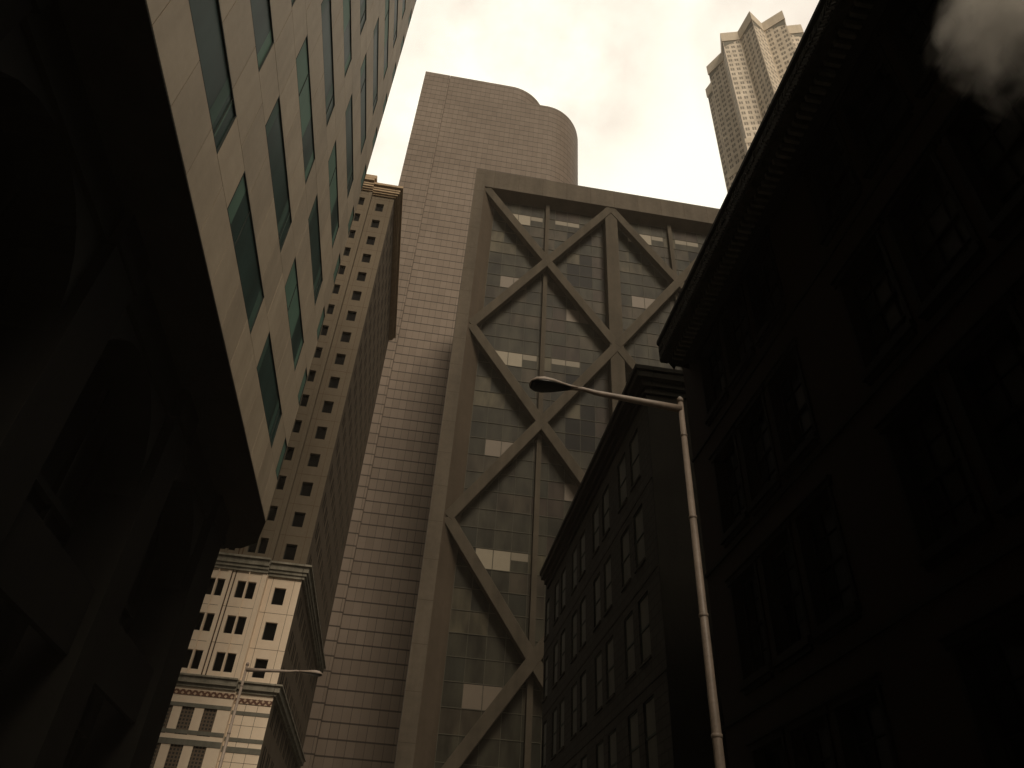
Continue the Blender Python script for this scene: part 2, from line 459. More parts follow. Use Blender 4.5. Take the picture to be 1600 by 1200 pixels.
q1 = mathn(t, 'LESS_THAN', mathn(t, 'FRACT', mathn(t, 'MULTIPLY', mathn(t, 'ADD', sp.outputs['X'], sp.outputs['Z']), 2.0)), .45)
q2 = mathn(t, 'LESS_THAN', mathn(t, 'FRACT', mathn(t, 'MULTIPLY', mathn(t, 'SUBTRACT', sp.outputs['X'], sp.outputs['Z']), 2.0)), .45)
t.links.new(mixc(t, mathn(t, 'MAXIMUM', q1, q2), (.50, .36, .24), (.10, .035, .015)), p_.inputs['Base Color'])
b.box(FM, xn + .02, xr - .0, Z(.2335), Z(.2395), .0, .05); b.box(FW, xl, xn - .0, Z(.2355), Z(.2415), .0, .05)
b.build('ornament_band', om, root)
b = MB()
for a, c in ((.2205, .2248), (.1905, .1948), (.1785, .1848), (.14, .149), (.095, .104)):
    b.box(FM, xn + .01, xr + .03, Z(a), Z(c), 0, .045); 
    us = sorted([x for r in gr for x in r[:2] if abs(r[2] - Z(.1915)) < .1 and r[0] > xl])
    b.box(FW, xl, xn + .0, Z(a) + .12, Z(c) + .12, 0, .05)
b.build('grey_band', M['band'], root)
# side face
b = MB(); srect = []; sc_cols = [D + 1.5 + 3.05 * k for k in range(9)]
lows = [Z(.289 + .0475 * k) for k in range(-5, 3)]
allz = up + lows
def side_rects(t):
    out = []
    for y in sc_cols:
        out += [(y, y + .85, t - 1.75, t), (y + 1.05, y + 1.9, t - 1.75, t)]
    return out
for t_ in allz: srect += side_rects(t_)
b.holes(FS, D, yb, 0, zt, srect, .03)
for y in sc_cols:
    b.box(FS, y + 1.98, y + 2.22, 0, zt, 0, .012); b.box(FS, y + .87, y + 1.03, 0, zt, 0, .008)
w = b.build('wall', M['tan_shaded'], root); w['label'] = 'side wall with narrow paired windows, shade put into its brown colour'
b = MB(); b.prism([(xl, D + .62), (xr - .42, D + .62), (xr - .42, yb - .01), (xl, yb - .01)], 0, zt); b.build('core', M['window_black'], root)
b = MB(); b.prism([(xl, yb), (xr, yb), (xr, yb + .1), (xl, yb + .1)], 0, zt); b.build('rear_wall', M['tan_shaded'], root)
# windows as parts
def win_mesh(w, h):
    f = MB(); fy = FY(0)
    for q in ((0, w, 0, .05), (0, w, h - .05, h), (0, .05, .05, h - .05), (w - .05, w, .05, h - .05)): f.box(fy, *q, -.36, -.28)
    f.quad(fy, .05, w - .05, .05, h - .05, -.33, 1)
    return f
o1 = o2 = None
lp0 = Vector(root.location)
cnt = 0
for (a, c, z, y) in rm:
    loc = Vector((a, D, z)) - lp0
    if o1 is None: o1 = win_mesh(c - a, WH).build('window', [M['frame_dark'], M['window_black']], None, root, loc=loc)
    else: clone(o1, root, loc)
    cnt += 1
for (a, c, z, y) in rw:
    if a < X(-.285) or (z > z1t and a < X(-.26)): continue
    loc = Vector((a, D - .6, z)) - lp0
    if o2 is None: o2 = win_mesh(c - a, WH).build('window', [M['frame_dark'], M['window_black']], None, root, loc=loc)
    else: clone(o2, root, loc)
    cnt += 1
b = MB()
for (a, c, z, y) in srect:
    b.box(FS, a, c, (z + y) / 2 - .03, (z + y) / 2 + .03, -.022, -.008); b.quad(FS, a, c, z, y, -.025, 1)
b.build('side_windows', [M['frame_dark'], M['window_black']], root)['kind'] = 'stuff'
# ledges with a moulded profile
def ledge(za, zb, mat, prof, name='cornice'):
    b = MB()
    for (F_, u0, u1, e0, e1, lift) in ((FM, xn, xr, 0, 1, 0), (FW, xl, xn, 0, 1, .0), (FS, D, yb, 1, 1, 0)):
        h = zb - za
        for (p, q, d) in prof:
            b.box(F_, u0 if F_ is not FS else D - d, u1 if F_ is not FS else u1 + d, za + h * p + lift, za + h * q + lift, -.05 if F_ is not FS else -.05, d)
    return b.build(name, mat, root)
c_ = ledge(z1, z1t, M['cornice'], ((0, .22, .22), (.22, .45, .36), (.45, .86, .5), (.86, 1, .72))); c_['label'] = 'grey stone ledge above the bright storeys'
c_ = ledge(z2, z2t, M['cornice'], ((0, .3, .18), (.3, .85, .42), (.85, 1, .6))); c_['label'] = 'grey stone ledge above the patterned base'
ledge(Z(1.232), Z(1.258), M['cornice_top'], ((0, .14, .2), (.14, .3, .42), (.3, .5, .6), (.5, .66, .7), (.66, .78, .62), (.78, 1, 1.0)))['label'] = 'tan moulded roof cornice'
b = MB(); b.prism([(xl, D - .5), (xn - .3, D - .5), (xn - .3, yb), (xl, yb)], Z(1.258), Z(1.272)); b.prism([(xl, D - .9), (xn + .1, D - .9), (xn + .1, yb - 4), (xl, yb - 4)], Z(1.272), Z(1.282))
b.build('parapet', M['cornice_top'], root)

# ------------------------------------------------------------------ round cornered skyscraper
HT = 262.7
root = empty('glass_skyscraper', (8, 170, 0))
tag(root, 'tall brown gridded skyscraper with a stepped rounded corner', 'skyscraper')
gm1 = gridmat('brown_cladding_grid', (.122, .092, .069), (.192, .151, .118), (.018, .012, .008), 1.72, 2.9, .10, .30)
b = MB()
H2 = 253.5
el = lambda cx, cy, ax, by, t0, t1, n: [(cx + ax * math.sin(R(t0 + (t1 - t0) * k / n)), cy - by * math.cos(R(t0 + (t1 - t0) * k / n))) for k in range(n + 1)]
plan = [(-13.9, 150)] + el(23.4, 167, 15.1, 17, 0, 90, 26) + [(38.5, 195)]
arc1 = el(9.5, 163, 14.6, 13, 0, 90, 20)
b.prism(plan, 0, H2, 0, True, True)
b.prism([(-13.9, 150)] + arc1 + [(24.1, 195), (-13.9, 195)], H2 + .001, HT, 0, True, True)
b.build('facade', [gm1], root)
b = MB(); b.prism([(-23.1, 149), (-13.9, 149), (-13.9, 195), (-23.1, 195)], 0, HT - 1.75, 0, True, True)
b.build('corner_bay', gm1, root)
b = MB(); b.prism([(-20, 154), (8, 154), (18, 160), (20, 168), (20, 190), (-20, 190)], HT, HT + .6); b.build('roof', M['roof'], root)

# ------------------------------------------------------------------ X braced building
D = 100.0
root = empty('braced_building', (30, D, 0))
tag(root, 'glass office block with giant concrete X braces across its front', 'building')
F = FY(D); rr = lambda r: r * D + 1.6; xx = lambda r: r * D
xR = xx(.86)
x0, xi, xg = xx(.0040), xx(.026), xx(.0535)
zT, zi, zg = rr(1.381), rr(1.3235), rr(1.313)
GD = 2.6       # glass set back
b = MB()
b.box(F, x0, xi, 0, zT, -12, 0); b.box(F, xi, xR, zi, zT, -12, 0)
for k in range(24):
    z = 4 + k * 6.1
    if z < zT - 1: b.box(F, x0 - .01, xi - .01, z, z + .05, 0, .006, 1)
for k in range(18):
    u = xi + k * 5.4 + 2
    if u < xR: b.box(F, u, u + .05, zi + .02, zT - .02, 0, .006, 1)
b.build('frame', [M['concrete'], M['joint']], root)
b = MB()
b.face([F(xi, 0, 0), F(xi, zi, 0), F(xg, zg, -GD), F(xg, 0, -GD)])
b.face([F(xi, zi, 0), F(xR, zi, 0), F(xR, zg, -GD), F(xg, zg, -GD)])
b.build('frame_reveal', M['bevel'], root)
cw, ch = xx(.0270), xx(.395 / 12)
mats = [glass('grey_pane_%d' % i, tuple(x * .85 for x in c), .45, .05, .45) for i, c in enumerate([(.034, .032, .023), (.042, .039, .028), (.028, .028, .021), (.050, .042, .030), (.040, .031, .024), (.006, .006, .005), (.075, .066, .044)])]
mats += [stone('blind_%d' % i, c, tuple(x * 1.15 for x in c), .8, .6, .4, .2, 0) for i, c in enumerate([(.13, .108, .07), (.19, .16, .108), (.105, .08, .054)])]
ncol = int((xR - xg) / cw) + 1; nrow = 42
b = MB(); FG = FY(D + GD)
blinds = []
# one pattern of blinds repeats every twelve storeys, as the photograph shows
rnd = random.Random(3)
def pane_kind(i, j):
    r = random.Random(((i % 10) // (1 + j % 3)) * 97 + (j % 12) * 131 + 5)
    x = r.random(); jj = j % 12; ii = i % 10
    if jj == 1 and ii in (1, 2): return 8
    if jj == 1 and ii == 3: return 7
    if jj == 1 and ii in (5, 6): return 7
    if jj == 7 and ii in (1, 2): return 9
    if jj == 9 and ii in (6, 7): return 9
    if jj == 4 and ii in (0, 1, 6): return 6
    if ii in (6, 7) and jj in (2, 4, 5, 6): return 5
    if x < .30: return 0
    if x < .55: return 1
    if x < .70: return 2
    if x < .84: return 3
    if x < .93: return 4
    return 6
for j in range(nrow):
    zt_ = zg - j * ch; zb2 = zt_ - ch
    for i in range(ncol):
        u0 = xg + i * cw; u1 = min(u0 + cw, xR)
        if u1 - u0 < .1: continue
        k = pane_kind(i, j)
        dd = random.uniform(-.004, .004)
        zz0 = zt_ - ch * (.45 if (k == 7) else 1)
        if k >= 7:
            b.quad(FG, u0, u1, zb2, zt_, -.02 + dd, 0)
            if zz0 > 4 and len(blinds) < 100: blinds.append((u0 + .06, u1 - .06, max(zz0, zb2) + .08, zt_ - .08, k))
        else: b.quad(FG, u0, u1, zb2, zt_, -.02 + dd, k)
b.build('curtain_wall', mats, root)['kind'] = 'stuff'
for (a, c, z, y, k) in blinds:
    q = MB(); q.box(FG, a, c, z, y, -.012, .0); q.build('window_blind', mats[k], root)
b = MB()
for i in range(ncol + 1):
    u = xg + i * cw
    if u < xR: b.box(FG, u - .035, u + .035, 0, zg, 0, .06)
for j in range(nrow): b.box(FG, xg, xR, zg - j * ch - .05, zg - j * ch + .05, .0, .08)
b.build('mullions', stone('grey_mullion', (.060, .056, .042), (.085, .08, .06), .3, .6, .1, .3, 0), root)
# braces
nx = [.0320, .3085, .5835, .8600]; nz = [1.3215, .9190, .5230, .1270, -.27]
pil = []
for k, u in enumerate(nx[1:-1]):
    b = MB(); b.box(F, xx(u - .0135), xx(u + .0135), 0, zi, -GD + .1, -.35); b.build('pillar', M['steel'], root, bevel=.08)
for i in range(3):
    for j in range(4):
        for (p, q, o_) in (((nx[i], nz[j]), (nx[i + 1], nz[j + 1]), 0), ((nx[i], nz[j + 1]), (nx[i + 1], nz[j]), .03)):
            za, zb3 = rr(p[1]), rr(q[1])
            P, Q = [xx(p[0]), za], [xx(q[0]), zb3]
            if min(za, zb3) < 0:
                f_ = (0 - za) / (zb3 - za)
                if za > 0: Q = [P[0] + (Q[0] - P[0]) * f_, 0]
                else: P = [P[0] + (Q[0] - P[0]) * f_, 0]
            b = MB(); b.beam(F, P, Q, 1.75, -1.7, -.2 + o_); b.build('brace', M['steel'], root, bevel=.1)
    u = (nx[i] + nx[i + 1]) / 2
    b = MB(); b.box(F, xx(u) - .42, xx(u) + .42, 0, zi - .5, -GD + .1, -1.75); b.build('centre_post', M['steel'], root)
b = MB(); b.prism([(x0 + .05, D + 12.01), (xR, D + 12.01), (xR, D + 40), (x0 + .05, D + 40)], 0, zT - .1); b.prism([(xR, D), (xR + 3, D), (xR + 3, D + 40), (xR, D + 40)], 0, zT)
b.build('rear_block', M['concrete'], root)

# ------------------------------------------------------------------ star plan tower far right
root = empty('star_tower', (108, 142, 0))
tag(root, 'hazy pale tower with a zigzag star shaped crown far off', 'skyscraper')
gm2, t, p_ = nt('haze_pale_tower')
uv = t.nodes.new('ShaderNodeUVMap'); uv.uv_map = 'UVMap'
sp = t.nodes.new('ShaderNodeSeparateXYZ'); t.links.new(uv.outputs[0], sp.inputs[0])
u = sp.outputs['X']; v = mathn(t, 'DIVIDE', sp.outputs['Y'], 3.3)
fu = mathn(t, 'ABSOLUTE', mathn(t, 'SUBTRACT', mathn(t, 'FRACT', u), .5)); fv = mathn(t, 'FRACT', v)
wm = mathn(t, 'MULTIPLY', mathn(t, 'LESS_THAN', fu, .30), mathn(t, 'LESS_THAN', mathn(t, 'ABSOLUTE', mathn(t, 'SUBTRACT', fv, .5)), .27))
wm = mathn(t, 'MULTIPLY', wm, mathn(t, 'GREATER_THAN', fu, .035))
tc = t.nodes.new('ShaderNodeTexCoord').outputs['Object']
cc = mixc(t, ramp(t, noise(t, tc, .25, 6, .7), .35, .65), (.50, .43, .34), (.74, .65, .53))  # distance haze is put into these pale wall colours
t.links.new(mixc(t, mathn(t, 'MULTIPLY', wm, .85), cc, (.14, .125, .10)), p_.inputs['Base Color']); p_.inputs['Roughness'].default_value = .8
pts = [(89.8, 147.4), (93.4, 140.6), (90.1, 133.3), (96.6, 131.4), (97.9, 123.1), (104.3, 126.6), (109.9, 120.6), (113.6, 126.0), (119.3, 124.3), (120.5, 129.6), (127.0, 131.8), (124, 138), (128.5, 145), (122.5, 149), (121, 158), (113, 158), (106, 163), (102, 157), (93, 157), (95, 150)]
C0 = (108.5, 142)
def star(k, dx=0, dy=0): return [(C0[0] + (x - C0[0]) * k + dx, C0[1] + (y - C0[1]) * k + dy) for x, y in pts]
def star_wall(poly, z0, z1):
    b = MB(); n = len(poly)
    for i in range(n):
        a, c = poly[i], poly[(i + 1) % n]
        b.face([(a[0], a[1], z0), (c[0], c[1], z0), (c[0], c[1], z1), (a[0], a[1], z1)], 0, [(0, z0), (3, z0), (3, z1), (0, z1)])
    b.face([(p[0], p[1], z1) for p in poly]); return b
star_wall(pts, 225, 299).build('upper_tier', gm2, root)
star_wall(star(1.05), 175, 226).build('middle_tier', gm2, root)
star_wall(star(1.11), 0, 177).build('lower_tier', gm2, root)
crown = stone('pale_crown_stone', (.52, .45, .35), (.66, .58, .47), .3, .8, .2)
b = MB(); n = len(pts); p2 = star(1.02)
b.prism(p2, 293.6, 300.0)
b.build('crown', crown, root)
b = MB()
for i in range(0, n):
    a, c = p2[i], p2[(i + 1) % n]
    if i % 2 == 0: G = FP(a, c)
    else: G = FP(a, c)
    s0, s1 = (.3, G.L * .72) if i % 2 == 0 else (G.L * .28, G.L - .3)
    G2 = FP(pts[i], pts[(i + 1) % n])
    if i % 2 == 0: b.face([G2(.2, 293.5, .05), G2(G2.L * .8, 293.5, .05), G2(.2, 289.5, .05)])
    else: b.face([G2(G2.L * .2, 293.5, .05), G2(G2.L - .2, 293.5, .05), G2(G2.L - .2, 289.5, .05)])
b.build('crown_louvre', stone('louvre_dark', (.16, .155, .13), (.2, .19, .16), 1), root)
for (k, z) in ((1.06, 225), (1.12, 176)):
    b = MB(); b.prism(star(k), z - 1.6, z + 1.0); b.build('ledge', crown, root)

# ------------------------------------------------------------------ dark brick building on the right
root = empty('brick_building', (9, 0, 0))
tag(root, 'near black brick building with sash windows and a deep bracketed eave', 'building')
F = FX(9, -1); YB = 20.85; YA = -40
wy = []
for k in range(-4, 2):
    base = 5.4 + 8.08 * k
    wy += [base, base + 2.05, base + 4.1]
wy = [y for y in wy if y > YA + 1 and y + 1.6 < YB]
wtop = [19.2, 14.75, 10.52, 6.12]; W, H = 1.56, 2.72
rect = [(y, y + W, t - H, t) for y in wy for t in wtop]
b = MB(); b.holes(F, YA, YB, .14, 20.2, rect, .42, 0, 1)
b.build('wall', [M['dark_brick'], M['dark_stone']], root)
b = MB(); b.prism([(9.6, YA), (26, YA), (26, YB), (9.6, YB)], .14, 20.2); b.prism([(9, YB - .02), (26, YB - .02), (26, YB), (9, YB)], .14, 20.2)
w = b.build('wall', M['dark_brick'], root); w['label'] = 'end wall and core behind the street front'
def make_sash():
    f0 = FX(0, -1); o = {}
    f = MB(); t = .07
    for q in ((0, W, 0, t), (0, W, H - t, H), (0, t, t, H - t), (W - t, W, t, H - t), (t, W - t, H * .5 - .03, H * .5 + .04)): f.box(f0, *q, -.40, -.26)
    for k in (1, 2): f.box(f0, W * k / 3 - .015, W * k / 3 + .015, t, H - t, -.38, -.30)
    f.box(f0, t, W - t, H * .25 - .015, H * .25 + .015, -.38, -.30); f.box(f0, t, W - t, H * .76 - .015, H * .76 + .015, -.38, -.30)
    p = MB(); p.quad(f0, t, W - t, t, H - t, -.35)
    s = MB(); s.box(f0, -.14, W + .14, -.2, -.002, -.42, .14); s.box(f0, -.08, W + .08, -.32, -.2, -.1, .07)
    r = MB(); r.box(f0, -.12, -.0, 0, H, -.02, .05); r.box(f0, W, W + .12, 0, H, -.02, .05); r.box(f0, -.2, W + .2, H, H + .16, -.02, .07); r.box(f0, -.24, W + .24, H + .16, H + .23, -.02, .13)
    return f, p, s, r
f, p, s, r = make_sash()
w0 = None
for y in wy:
    if y < -12: continue
    for t_ in wtop:
        loc = (0, y, t_ - H)
        if w0 is None:
            w0 = f.build('window', M['sash'], None, root, loc=loc)
            p.build('pane', M['black_glass'], None, w0, loc=(0, 0, 0)); s.build('sill', M['dark_moulding'], None, w0, loc=(0, 0, 0), bevel=.012); r.build('surround', M['dark_moulding'], None, w0, loc=(0, 0, 0), bevel=.012)
        else: clone(w0, root, loc)
b = MB()
for z in (15.75, 11.45, 7.0): b.box(F, YA, YB + .05, z, z + .12, 0, .05)
b.build('string_course', M['dark_stone'], root, bevel=.01)
# eave: fascia with ornament, bracketed soffit
ye = 19.8
b = MB(); prof = [(0, 19.45), (.55, 19.5), (.62, 19.3), (1.02, 19.3), (1.02, 19.22), (1.30, 19.22), (1.30, 19.98), (1.38, 20.06), (1.38, 20.2), (0, 20.2)]
for i in range(len(prof)):
    (d0, z0), (d1, z1_) = prof[i], prof[(i + 1) % len(prof)]
    b.face([F(YA, z0, d0), F(ye, z0, d0), F(ye + (0 if d1 > .9 else .4), z1_, d1), F(YA, z1_, d1)])
b.face([F(ye + (.4 if d < .9 else 0), z, d) for d, z in prof])
b.build('eave', M['eave'], root)
b = MB(); b.box(F, YA, ye - .02, 19.28, 19.9, 1.30, 1.325); b.box(F, YA, ye - .02, 19.195, 19.215, 1.03, 1.29); rf = random.Random(5); y = YA
while y < ye - .25:
    k1, k2 = rf.uniform(.85, 1.1), rf.uniform(.8, 1.1)
    b.beam(F, (y, 19.30), (y + .16, 19.30 + .26 * k1), .045, 1.32, 1.345 + rf.uniform(0, .03))
    b.beam(F, (y + .16, 19.62), (y, 19.62 + .24 * k2), .04, 1.32, 1.34 + rf.uniform(0, .03))
    if rf.random() < .6: b.beam(F, (y + .02, 19.56), (y + .09, 19.62 + rf.uniform(0, .1)), .03, 1.32, 1.38)
    y += .105
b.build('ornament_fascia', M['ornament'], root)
b = MB()
y = YA
while y < ye - .3:
    b.box(F, y, y + .10, 19.08, 19.29, .60, 1.0); y += .24
b.build('brackets', stone('bracket_stone', (.03, .029, .022), (.12, .115, .09), 2.5, .6, .1, .2, .3), root, bevel=.012)['kind'] = 'stuff'
b = MB(); b.prism([(7.7, YA), (7.7, ye), (26, ye + .4), (26, YA)], 20.2, 20.35); b.build('roof', M['eave'], root)

# ------------------------------------------------------------------ grey brick building beyond
root = empty('warehouse_building', (10.5, 29, 0))
tag(root, 'dark grey brick building with paired windows and overhanging cornice beyond the near one', 'building')
F = FX(10.5, -1); YA, YB = 29.4, 57.0
wy = []
for k in range(5): wy += [31.2 + 6.0 * k, 33.62 + 6.0 * k]
wtop = [24.5, 19.95, 15.4, 10.85, 6.3]; W, H = 1.55, 2.95
rect = [(y, min(y + W, YB - .3), t - H, t) for y in wy for t in wtop if y < YB - 1]
b = MB(); b.holes(F, YA, YB, .14, 26.8, rect, .14)
for q in range(5):
    z = 22.6 - 4.55 * q - 2.2
    b.box(F, YA, YB, z, z + .05, 0, .03)
b.build('wall', M['grey_brick'], root)
b = MB(); b.prism([(11, YA), (30, YA), (30, YB), (11, YB)], .14, 26.8); b.build('core', M['dark_stone'], root)
b = MB(); b.prism([(10.5, YA - .06), (30, YA - .06), (30, YA - .002), (10.5, YA - .002)], .14, 26.8)
w = b.build('wall', M['dark_stone'], root); w['label'] = 'blank black end wall'
w0 = None
for (y, y2, z, t_) in rect:
    loc = (0, y - 29, z)
    if w0 is None:
        f0 = FX(0, -1); f = MB(); t = .06
        for q in ((0, W, 0, t), (0, W, H - t, H), (0, t, t, H - t), (W - t, W, t, H - t), (t, W - t, H * .5 - .05, H * .5 + .05)): f.box(f0, *q, -.13, -.06)
        w0 = f.build('window', M['frame_dark'], None, root, loc=loc)
        p = MB(); p.quad(f0, t, W - t, t, H - t, -.10); p.build('pane', M['grey_glass'], None, w0, loc=(0, 0, 0))
        s = MB(); s.box(f0, -.05, W + .05, -.12, -.002, -.2, .08); s.build('sill', M['grey_brick'], None, w0, loc=(0, 0, 0))
    else: clone(w0, root, loc)
b = MB()
G = FY(YA - .06)
for (z0, z1_, d) in ((25.35, 25.7, .15), (25.7, 26.05, .35), (26.05, 26.45, .62), (26.45, 26.72, .75)):
    b.box(F, YA - .06 - d, 55.8, z0, z1_, -.2, d); b.box(G, 10.5 + .21, 30, z0, z1_, -.01, d)
b.build('cornice', M['dark_stone'], root, bevel=.02)
b = MB(); b.prism([(10, 29), (30, 29), (30, 56), (10, 56)], 26.8, 26.9); b.build('roof', M['roof'], root)

# ------------------------------------------------------------------ unseen tower added behind the viewer to shade the blocks ahead
root = empty('shade_tower', (90, -60, 0))
tag(root, 'unseen plain brown tower added behind the viewer to shade the fronts ahead', 'tower')
b = MB(); b.prism([(46, -90), (150, -90), (150, -50), (46, -50)], 0, 188); b.prism([(60, -84), (90, -84), (90, -60), (60, -60)], 188, 194); b.build('wall', M['tan'], root)
b = MB(); Fr = FP((150, -50), (46, -50)); Fl = FP((46, -50), (46, -90))
for k in range(52):
    for i in range(30): b.box(Fr, 1.5 + i * 3.5, 3.6 + i * 3.5, 2 + k * 3.5, 3.9 + k * 3.5, 0, .04)
    for i in range(11): b.box(Fl, 1.5 + i * 3.5, 3.6 + i * 3.5, 2 + k * 3.5, 3.9 + k * 3.5, 0, .04)
b.build('windows', M['window_black'], root)['kind'] = 'stuff'

# ------------------------------------------------------------------ street lamps
def street_lamp(x, y, sgn, label):
    r_ = empty('street_lamp', (x, y, .14)); tag(r_, label, 'street lamp', 'street lamps either side of the road')
    b = MB(); b.tube([(x, y, z) for z in (.14, 4, 9.40)], [.080, .064, .046]); b.tube([(x, y, 9.38), (x, y, 9.46), (x, y, 9.50)], [.056, .053, .02])
    b.build('pole', M['lamp_metal'], r_, smooth=True)
    b = MB(); b.tube([(x, y, z) for z in (.14, .16, .5, .62, .9)], [.2, .2, .17, .12, .078]); b.build('base', M['lamp_metal'], r_, smooth=True)
    for z in (8.69, 7.16, 5.61, 4.03, 2.5):
        rr_ = .080 + (.046 - .080) * z / 9.4
        b = MB(); b.tube([(x, y, z - .03), (x, y, z - .02), (x, y, z + .02), (x, y, z + .03)], [rr_ * .9, rr_ + .009, rr_ + .009, rr_ * .9]); b.build('collar', M['lamp_metal'], r_, smooth=True)
    a = [(x, y, 9.24), (x + sgn * .5, y, 9.27), (x + sgn * 1.0, y, 9.30), (x + sgn * 1.5, y, 9.33), (x + sgn * 1.72, y, 9.37), (x + sgn * 1.9, y, 9.36)]
    b = MB(); b.tube(a, [.07, .062, .054, .046, .038, .036]); b.build('arm', M['lamp_metal'], r_, smooth=True)
    # cobra head: oval shell, wider and deeper towards the tip
    secs = [(1.82, .04, .035, 9.36), (1.95, .06, .045, 9.355), (2.10, .11, .06, 9.345), (2.26, .165, .085, 9.335), (2.42, .195, .10, 9.325), (2.55, .175, .085, 9.32), (2.63, .11, .05, 9.32), (2.655, .04, .02, 9.32)]
    rs = []; k = 16
    for (dx, wy_, hz, zc) in secs:
        rg = []
        for j in range(k):
            th = 2 * math.pi * j / k; sy, sz = math.cos(th), math.sin(th)
            rg.append((x + sgn * dx, y + wy_ * sy, zc + (hz * 1.35 * sz if sz > 0 else hz * .2 * sz)))
        rs.append(rg)
    b = MB(); b.ring(rs); hd = b.build('lamp_head', M['lamp_metal'], r_, smooth=True)
    rs = []
    for (dx, wy_, hz, zc) in secs[1:-1]:
        rs.append([(x + sgn * dx, y + wy_ * .93 * math.cos(2 * math.pi * j / k), zc - hz * .12 + (hz * .1 * math.sin(2 * math.pi * j / k) if math.sin(2 * math.pi * j / k) > 0 else hz * .35 * math.sin(2 * math.pi * j / k))) for j in range(k)])
    b = MB(); b.ring(rs); b.build('lens', M['lamp_lens'], r_, parent=hd, smooth=True)
    return r_
street_lamp(4.07, 9.7, -1, 'near metal street lamp with arm reaching left in front of the dark buildings')
street_lamp(-5.53, 27.9, 1, 'small distant street lamp with arm reaching right before the cream tower')

# ------------------------------------------------------------------ smoke
def puff():
    random.seed(11)
    me = bpy.data.meshes.new('smoke'); bm = bmesh.new()
    bmesh.ops.create_icosphere(bm, subdivisions=3, radius=1)
    for v in bm.verts: v.co = Vector((v.co.x * .85, v.co.y * 1.15, v.co.z * 1.2)) * (1 + .12 * math.sin(5 * v.co.x + 3 * v.co.z))
    bm.to_mesh(me); bm.free()
    o = bpy.data.objects.new('smoke', me); col.objects.link(o); o.location = (3.50, 1.65, 6.80); o.rotation_euler = (R(-14), R(8), 0)
    m = bpy.data.materials.new('smoke_volume'); m.use_nodes = True; t = m.node_tree
    for n_ in list(t.nodes):
        if n_.type == 'BSDF_PRINCIPLED': t.nodes.remove(n_)
    pv = t.nodes.new('ShaderNodeVolumePrincipled'); out = t.nodes['Material Output']; t.links.new(pv.outputs[0], out.inputs['Volume'])
    tc = t.nodes.new('ShaderNodeTexCoord')
    wp = t.nodes.new('ShaderNodeTexNoise'); wp.inputs['Scale'].default_value = 1.6; t.links.new(tc.outputs['Object'], wp.inputs['Vector'])
    wv = t.nodes.new('ShaderNodeVectorMath'); wv.operation = 'MULTIPLY_ADD'; wv.inputs[1].default_value = (1.3, 1.3, 1.3)
    t.links.new(wp.outputs['Color'], wv.inputs[0]); t.links.new(tc.outputs['Object'], wv.inputs[2])
    nf = noise(t, wv.outputs[0], 1.5, 8, .6)
    gr_ = t.nodes.new('ShaderNodeVectorMath'); gr_.operation = 'LENGTH'
    mp = t.nodes.new('ShaderNodeMapping'); mp.inputs['Scale'].default_value = (1 / .85, 1 / 1.15, 1 / 1.2); t.links.new(tc.outputs['Object'], mp.inputs[0]); t.links.new(mp.outputs[0], gr_.inputs[0])
    fall = mathn(t, 'MAXIMUM', mathn(t, 'SUBTRACT', 1.0, gr_.outputs['Value']), 0)
    dn = mathn(t, 'MULTIPLY', mathn(t, 'MAXIMUM', mathn(t, 'MULTIPLY_ADD', fall, .42, mathn(t, 'SUBTRACT', nf, .70)), 0), mathn(t, 'MULTIPLY', mathn(t, 'MINIMUM', mathn(t, 'MULTIPLY', fall, 3), 1), 15))
    t.links.new(dn, pv.inputs['Density']); pv.inputs['Color'].default_value = (.99, .96, .91, 1); pv.inputs['Anisotropy'].default_value = -.3
    me.materials.append(m)
    tag(o, 'pale smoke drifting past the upper windows of the dark brick building', 'smoke', kind='stuff')
puff()

# ------------------------------------------------------------------ haze
HZ = 0.00030
if HZ:
    b = MB(); b.prism([(-160, -120), (330, -120), (330, 330), (-160, 330)], -1.2, 330)
    m = bpy.data.materials.new('haze'); m.use_nodes = True; t = m.node_tree
    for n_ in list(t.nodes):
        if n_.type == 'BSDF_PRINCIPLED': t.nodes.remove(n_)
    pv = t.nodes.new('ShaderNodeVolumePrincipled'); t.links.new(pv.outputs[0], t.nodes['Material Output'].inputs['Volume'])
    pv.inputs['Density'].default_value = HZ; pv.inputs['Color'].default_value = (.80, .70, .58, 1); pv.inputs['Anisotropy'].default_value = 0.0
    o = b.build('haze', m); tag(o, kind='stuff')

# ------------------------------------------------------------------ sky, sun
w = bpy.data.worlds.new('World'); sc.world = w; w.use_nodes = True; t = w.node_tree
bg = t.nodes['Background']
EL, AZ = R(40), math.atan2(.22, -1.0)          # sun behind the camera, to its right
sk = t.nodes.new('ShaderNodeTexSky'); sk.sky_type = 'NISHITA'; sk.sun_disc = False
sk.sun_elevation = EL; sk.sun_rotation = AZ; sk.air_density = 1.5; sk.dust_density = 4
tc = t.nodes.new('ShaderNodeTexCoord').outputs['Generated']
n1 = noise(t, tc, 2.0, 6, .55, (1, 1, 1.6)); n2 = noise(t, tc, 1.3, 3, .5)
cl = mixc(t, ramp(t, n1, .45, .62), (10.8, 10.4, 8.9), (7.9, 6.8, 5.8))
cov = ramp(t, n2, .15, .35)
mx = mixc(t, mathn(t, 'MULTIPLY_ADD', cov, .12, .86), sk.outputs[0], cl)
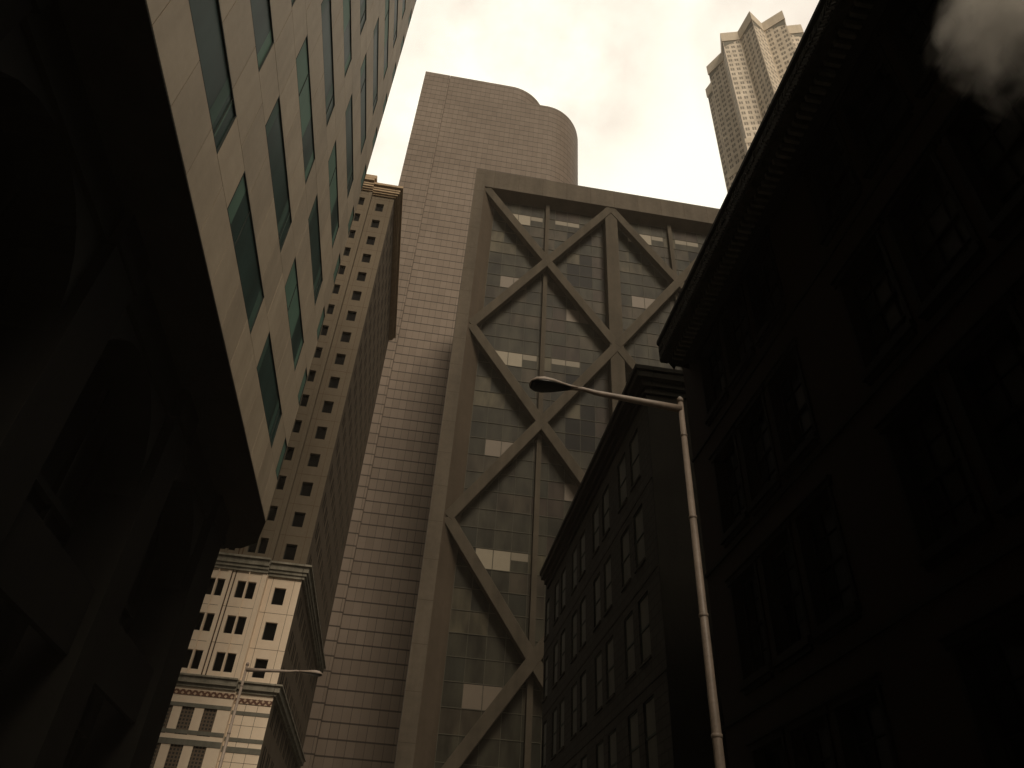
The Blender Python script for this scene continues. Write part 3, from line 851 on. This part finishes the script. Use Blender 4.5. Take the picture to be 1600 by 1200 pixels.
# the cloud is thinnest, and brightest, ahead and high
nrm = t.nodes.new('ShaderNodeVectorMath'); nrm.operation = 'NORMALIZE'; t.links.new(tc, nrm.inputs[0])
dp = t.nodes.new('ShaderNodeVectorMath'); dp.operation = 'DOT_PRODUCT'; t.links.new(nrm.outputs[0], dp.inputs[0])
dp.inputs[1].default_value = Vector((.22, .62, .75)).normalized()
lobe = t.nodes.new('ShaderNodeMapRange'); lobe.interpolation_type = 'SMOOTHSTEP'
for k_, v_ in (('From Min', .35), ('From Max', .93), ('To Min', .20), ('To Max', 1.18)): lobe.inputs[k_].default_value = v_
t.links.new(dp.outputs['Value'], lobe.inputs['Value'])
def blob(d, lo_, hi_):
    q = t.nodes.new('ShaderNodeVectorMath'); q.operation = 'DOT_PRODUCT'; t.links.new(nrm.outputs[0], q.inputs[0]); q.inputs[1].default_value = Vector(d).normalized()
    r_ = t.nodes.new('ShaderNodeMapRange'); r_.interpolation_type = 'SMOOTHSTEP'; r_.inputs['From Min'].default_value = lo_; r_.inputs['From Max'].default_value = hi_
    t.links.new(q.outputs['Value'], r_.inputs['Value']); return r_.outputs[0]
cm = mathn(t, 'MULTIPLY', mathn(t, 'MAXIMUM', blob((.054, .445, .894), .975, .998), blob((.355, .346, .868), .985, .998)), ramp(t, noise(t, tc, 5.0, 6, .55), .34, .60))
mx = mixc(t, cm, mx, (7.6, 6.7, 5.75))
vm = t.nodes.new('ShaderNodeVectorMath'); vm.operation = 'SCALE'; t.links.new(mx, vm.inputs[0]); t.links.new(lobe.outputs[0], vm.inputs['Scale'])
t.links.new(vm.outputs[0], bg.inputs['Color']); bg.inputs['Strength'].default_value = .105
sd = bpy.data.lights.new('sun', 'SUN'); sd.energy = 3.0; sd.angle = R(25); sd.color = (1, .86, .68)
so = bpy.data.objects.new('sun', sd); col.objects.link(so); so.location = (40, -80, 120)
sv = Vector((.22 * math.cos(EL) / 1.024, -math.cos(EL) / 1.024, math.sin(EL)))
so.rotation_euler = sv.to_track_quat('Z', 'Y').to_euler()

# ------------------------------------------------------------------ camera (solved from the vanishing points)
V = Vector((100, -1461, 1150)); P = Vector((-230, 890, 1150))
Zc = V.normalized(); Yc = (P - Zc * P.dot(Zc)).normalized(); Xc = Yc.cross(Zc)
# columns: camera axes in world; image axes are x right, y down, z forward
right = Vector((Xc.x, Yc.x, Zc.x)); down = Vector((Xc.y, Yc.y, Zc.y)); fwd = Vector((Xc.z, Yc.z, Zc.z))
cam = bpy.data.cameras.new('camera'); co = bpy.data.objects.new('camera', cam); col.objects.link(co)
mw = Matrix.Identity(4)
for i in range(3): mw[i][0] = right[i]; mw[i][1] = -down[i]; mw[i][2] = -fwd[i]
mw[0][3], mw[1][3], mw[2][3] = 0, 0, 1.6
co.matrix_world = mw
cam.sensor_width = 36; cam.lens = 36 * 1150 / 1600; cam.clip_start = .05; cam.clip_end = 4000
sc.camera = co
sc.view_settings.view_transform = 'Standard'; sc.view_settings.look = 'None'; sc.view_settings.exposure = 0; sc.view_settings.gamma = 1
sc.cycles.max_bounces = 6; sc.cycles.volume_bounces = 4; sc.cycles.volume_step_rate = 4
sc.cycles.use_denoising = True
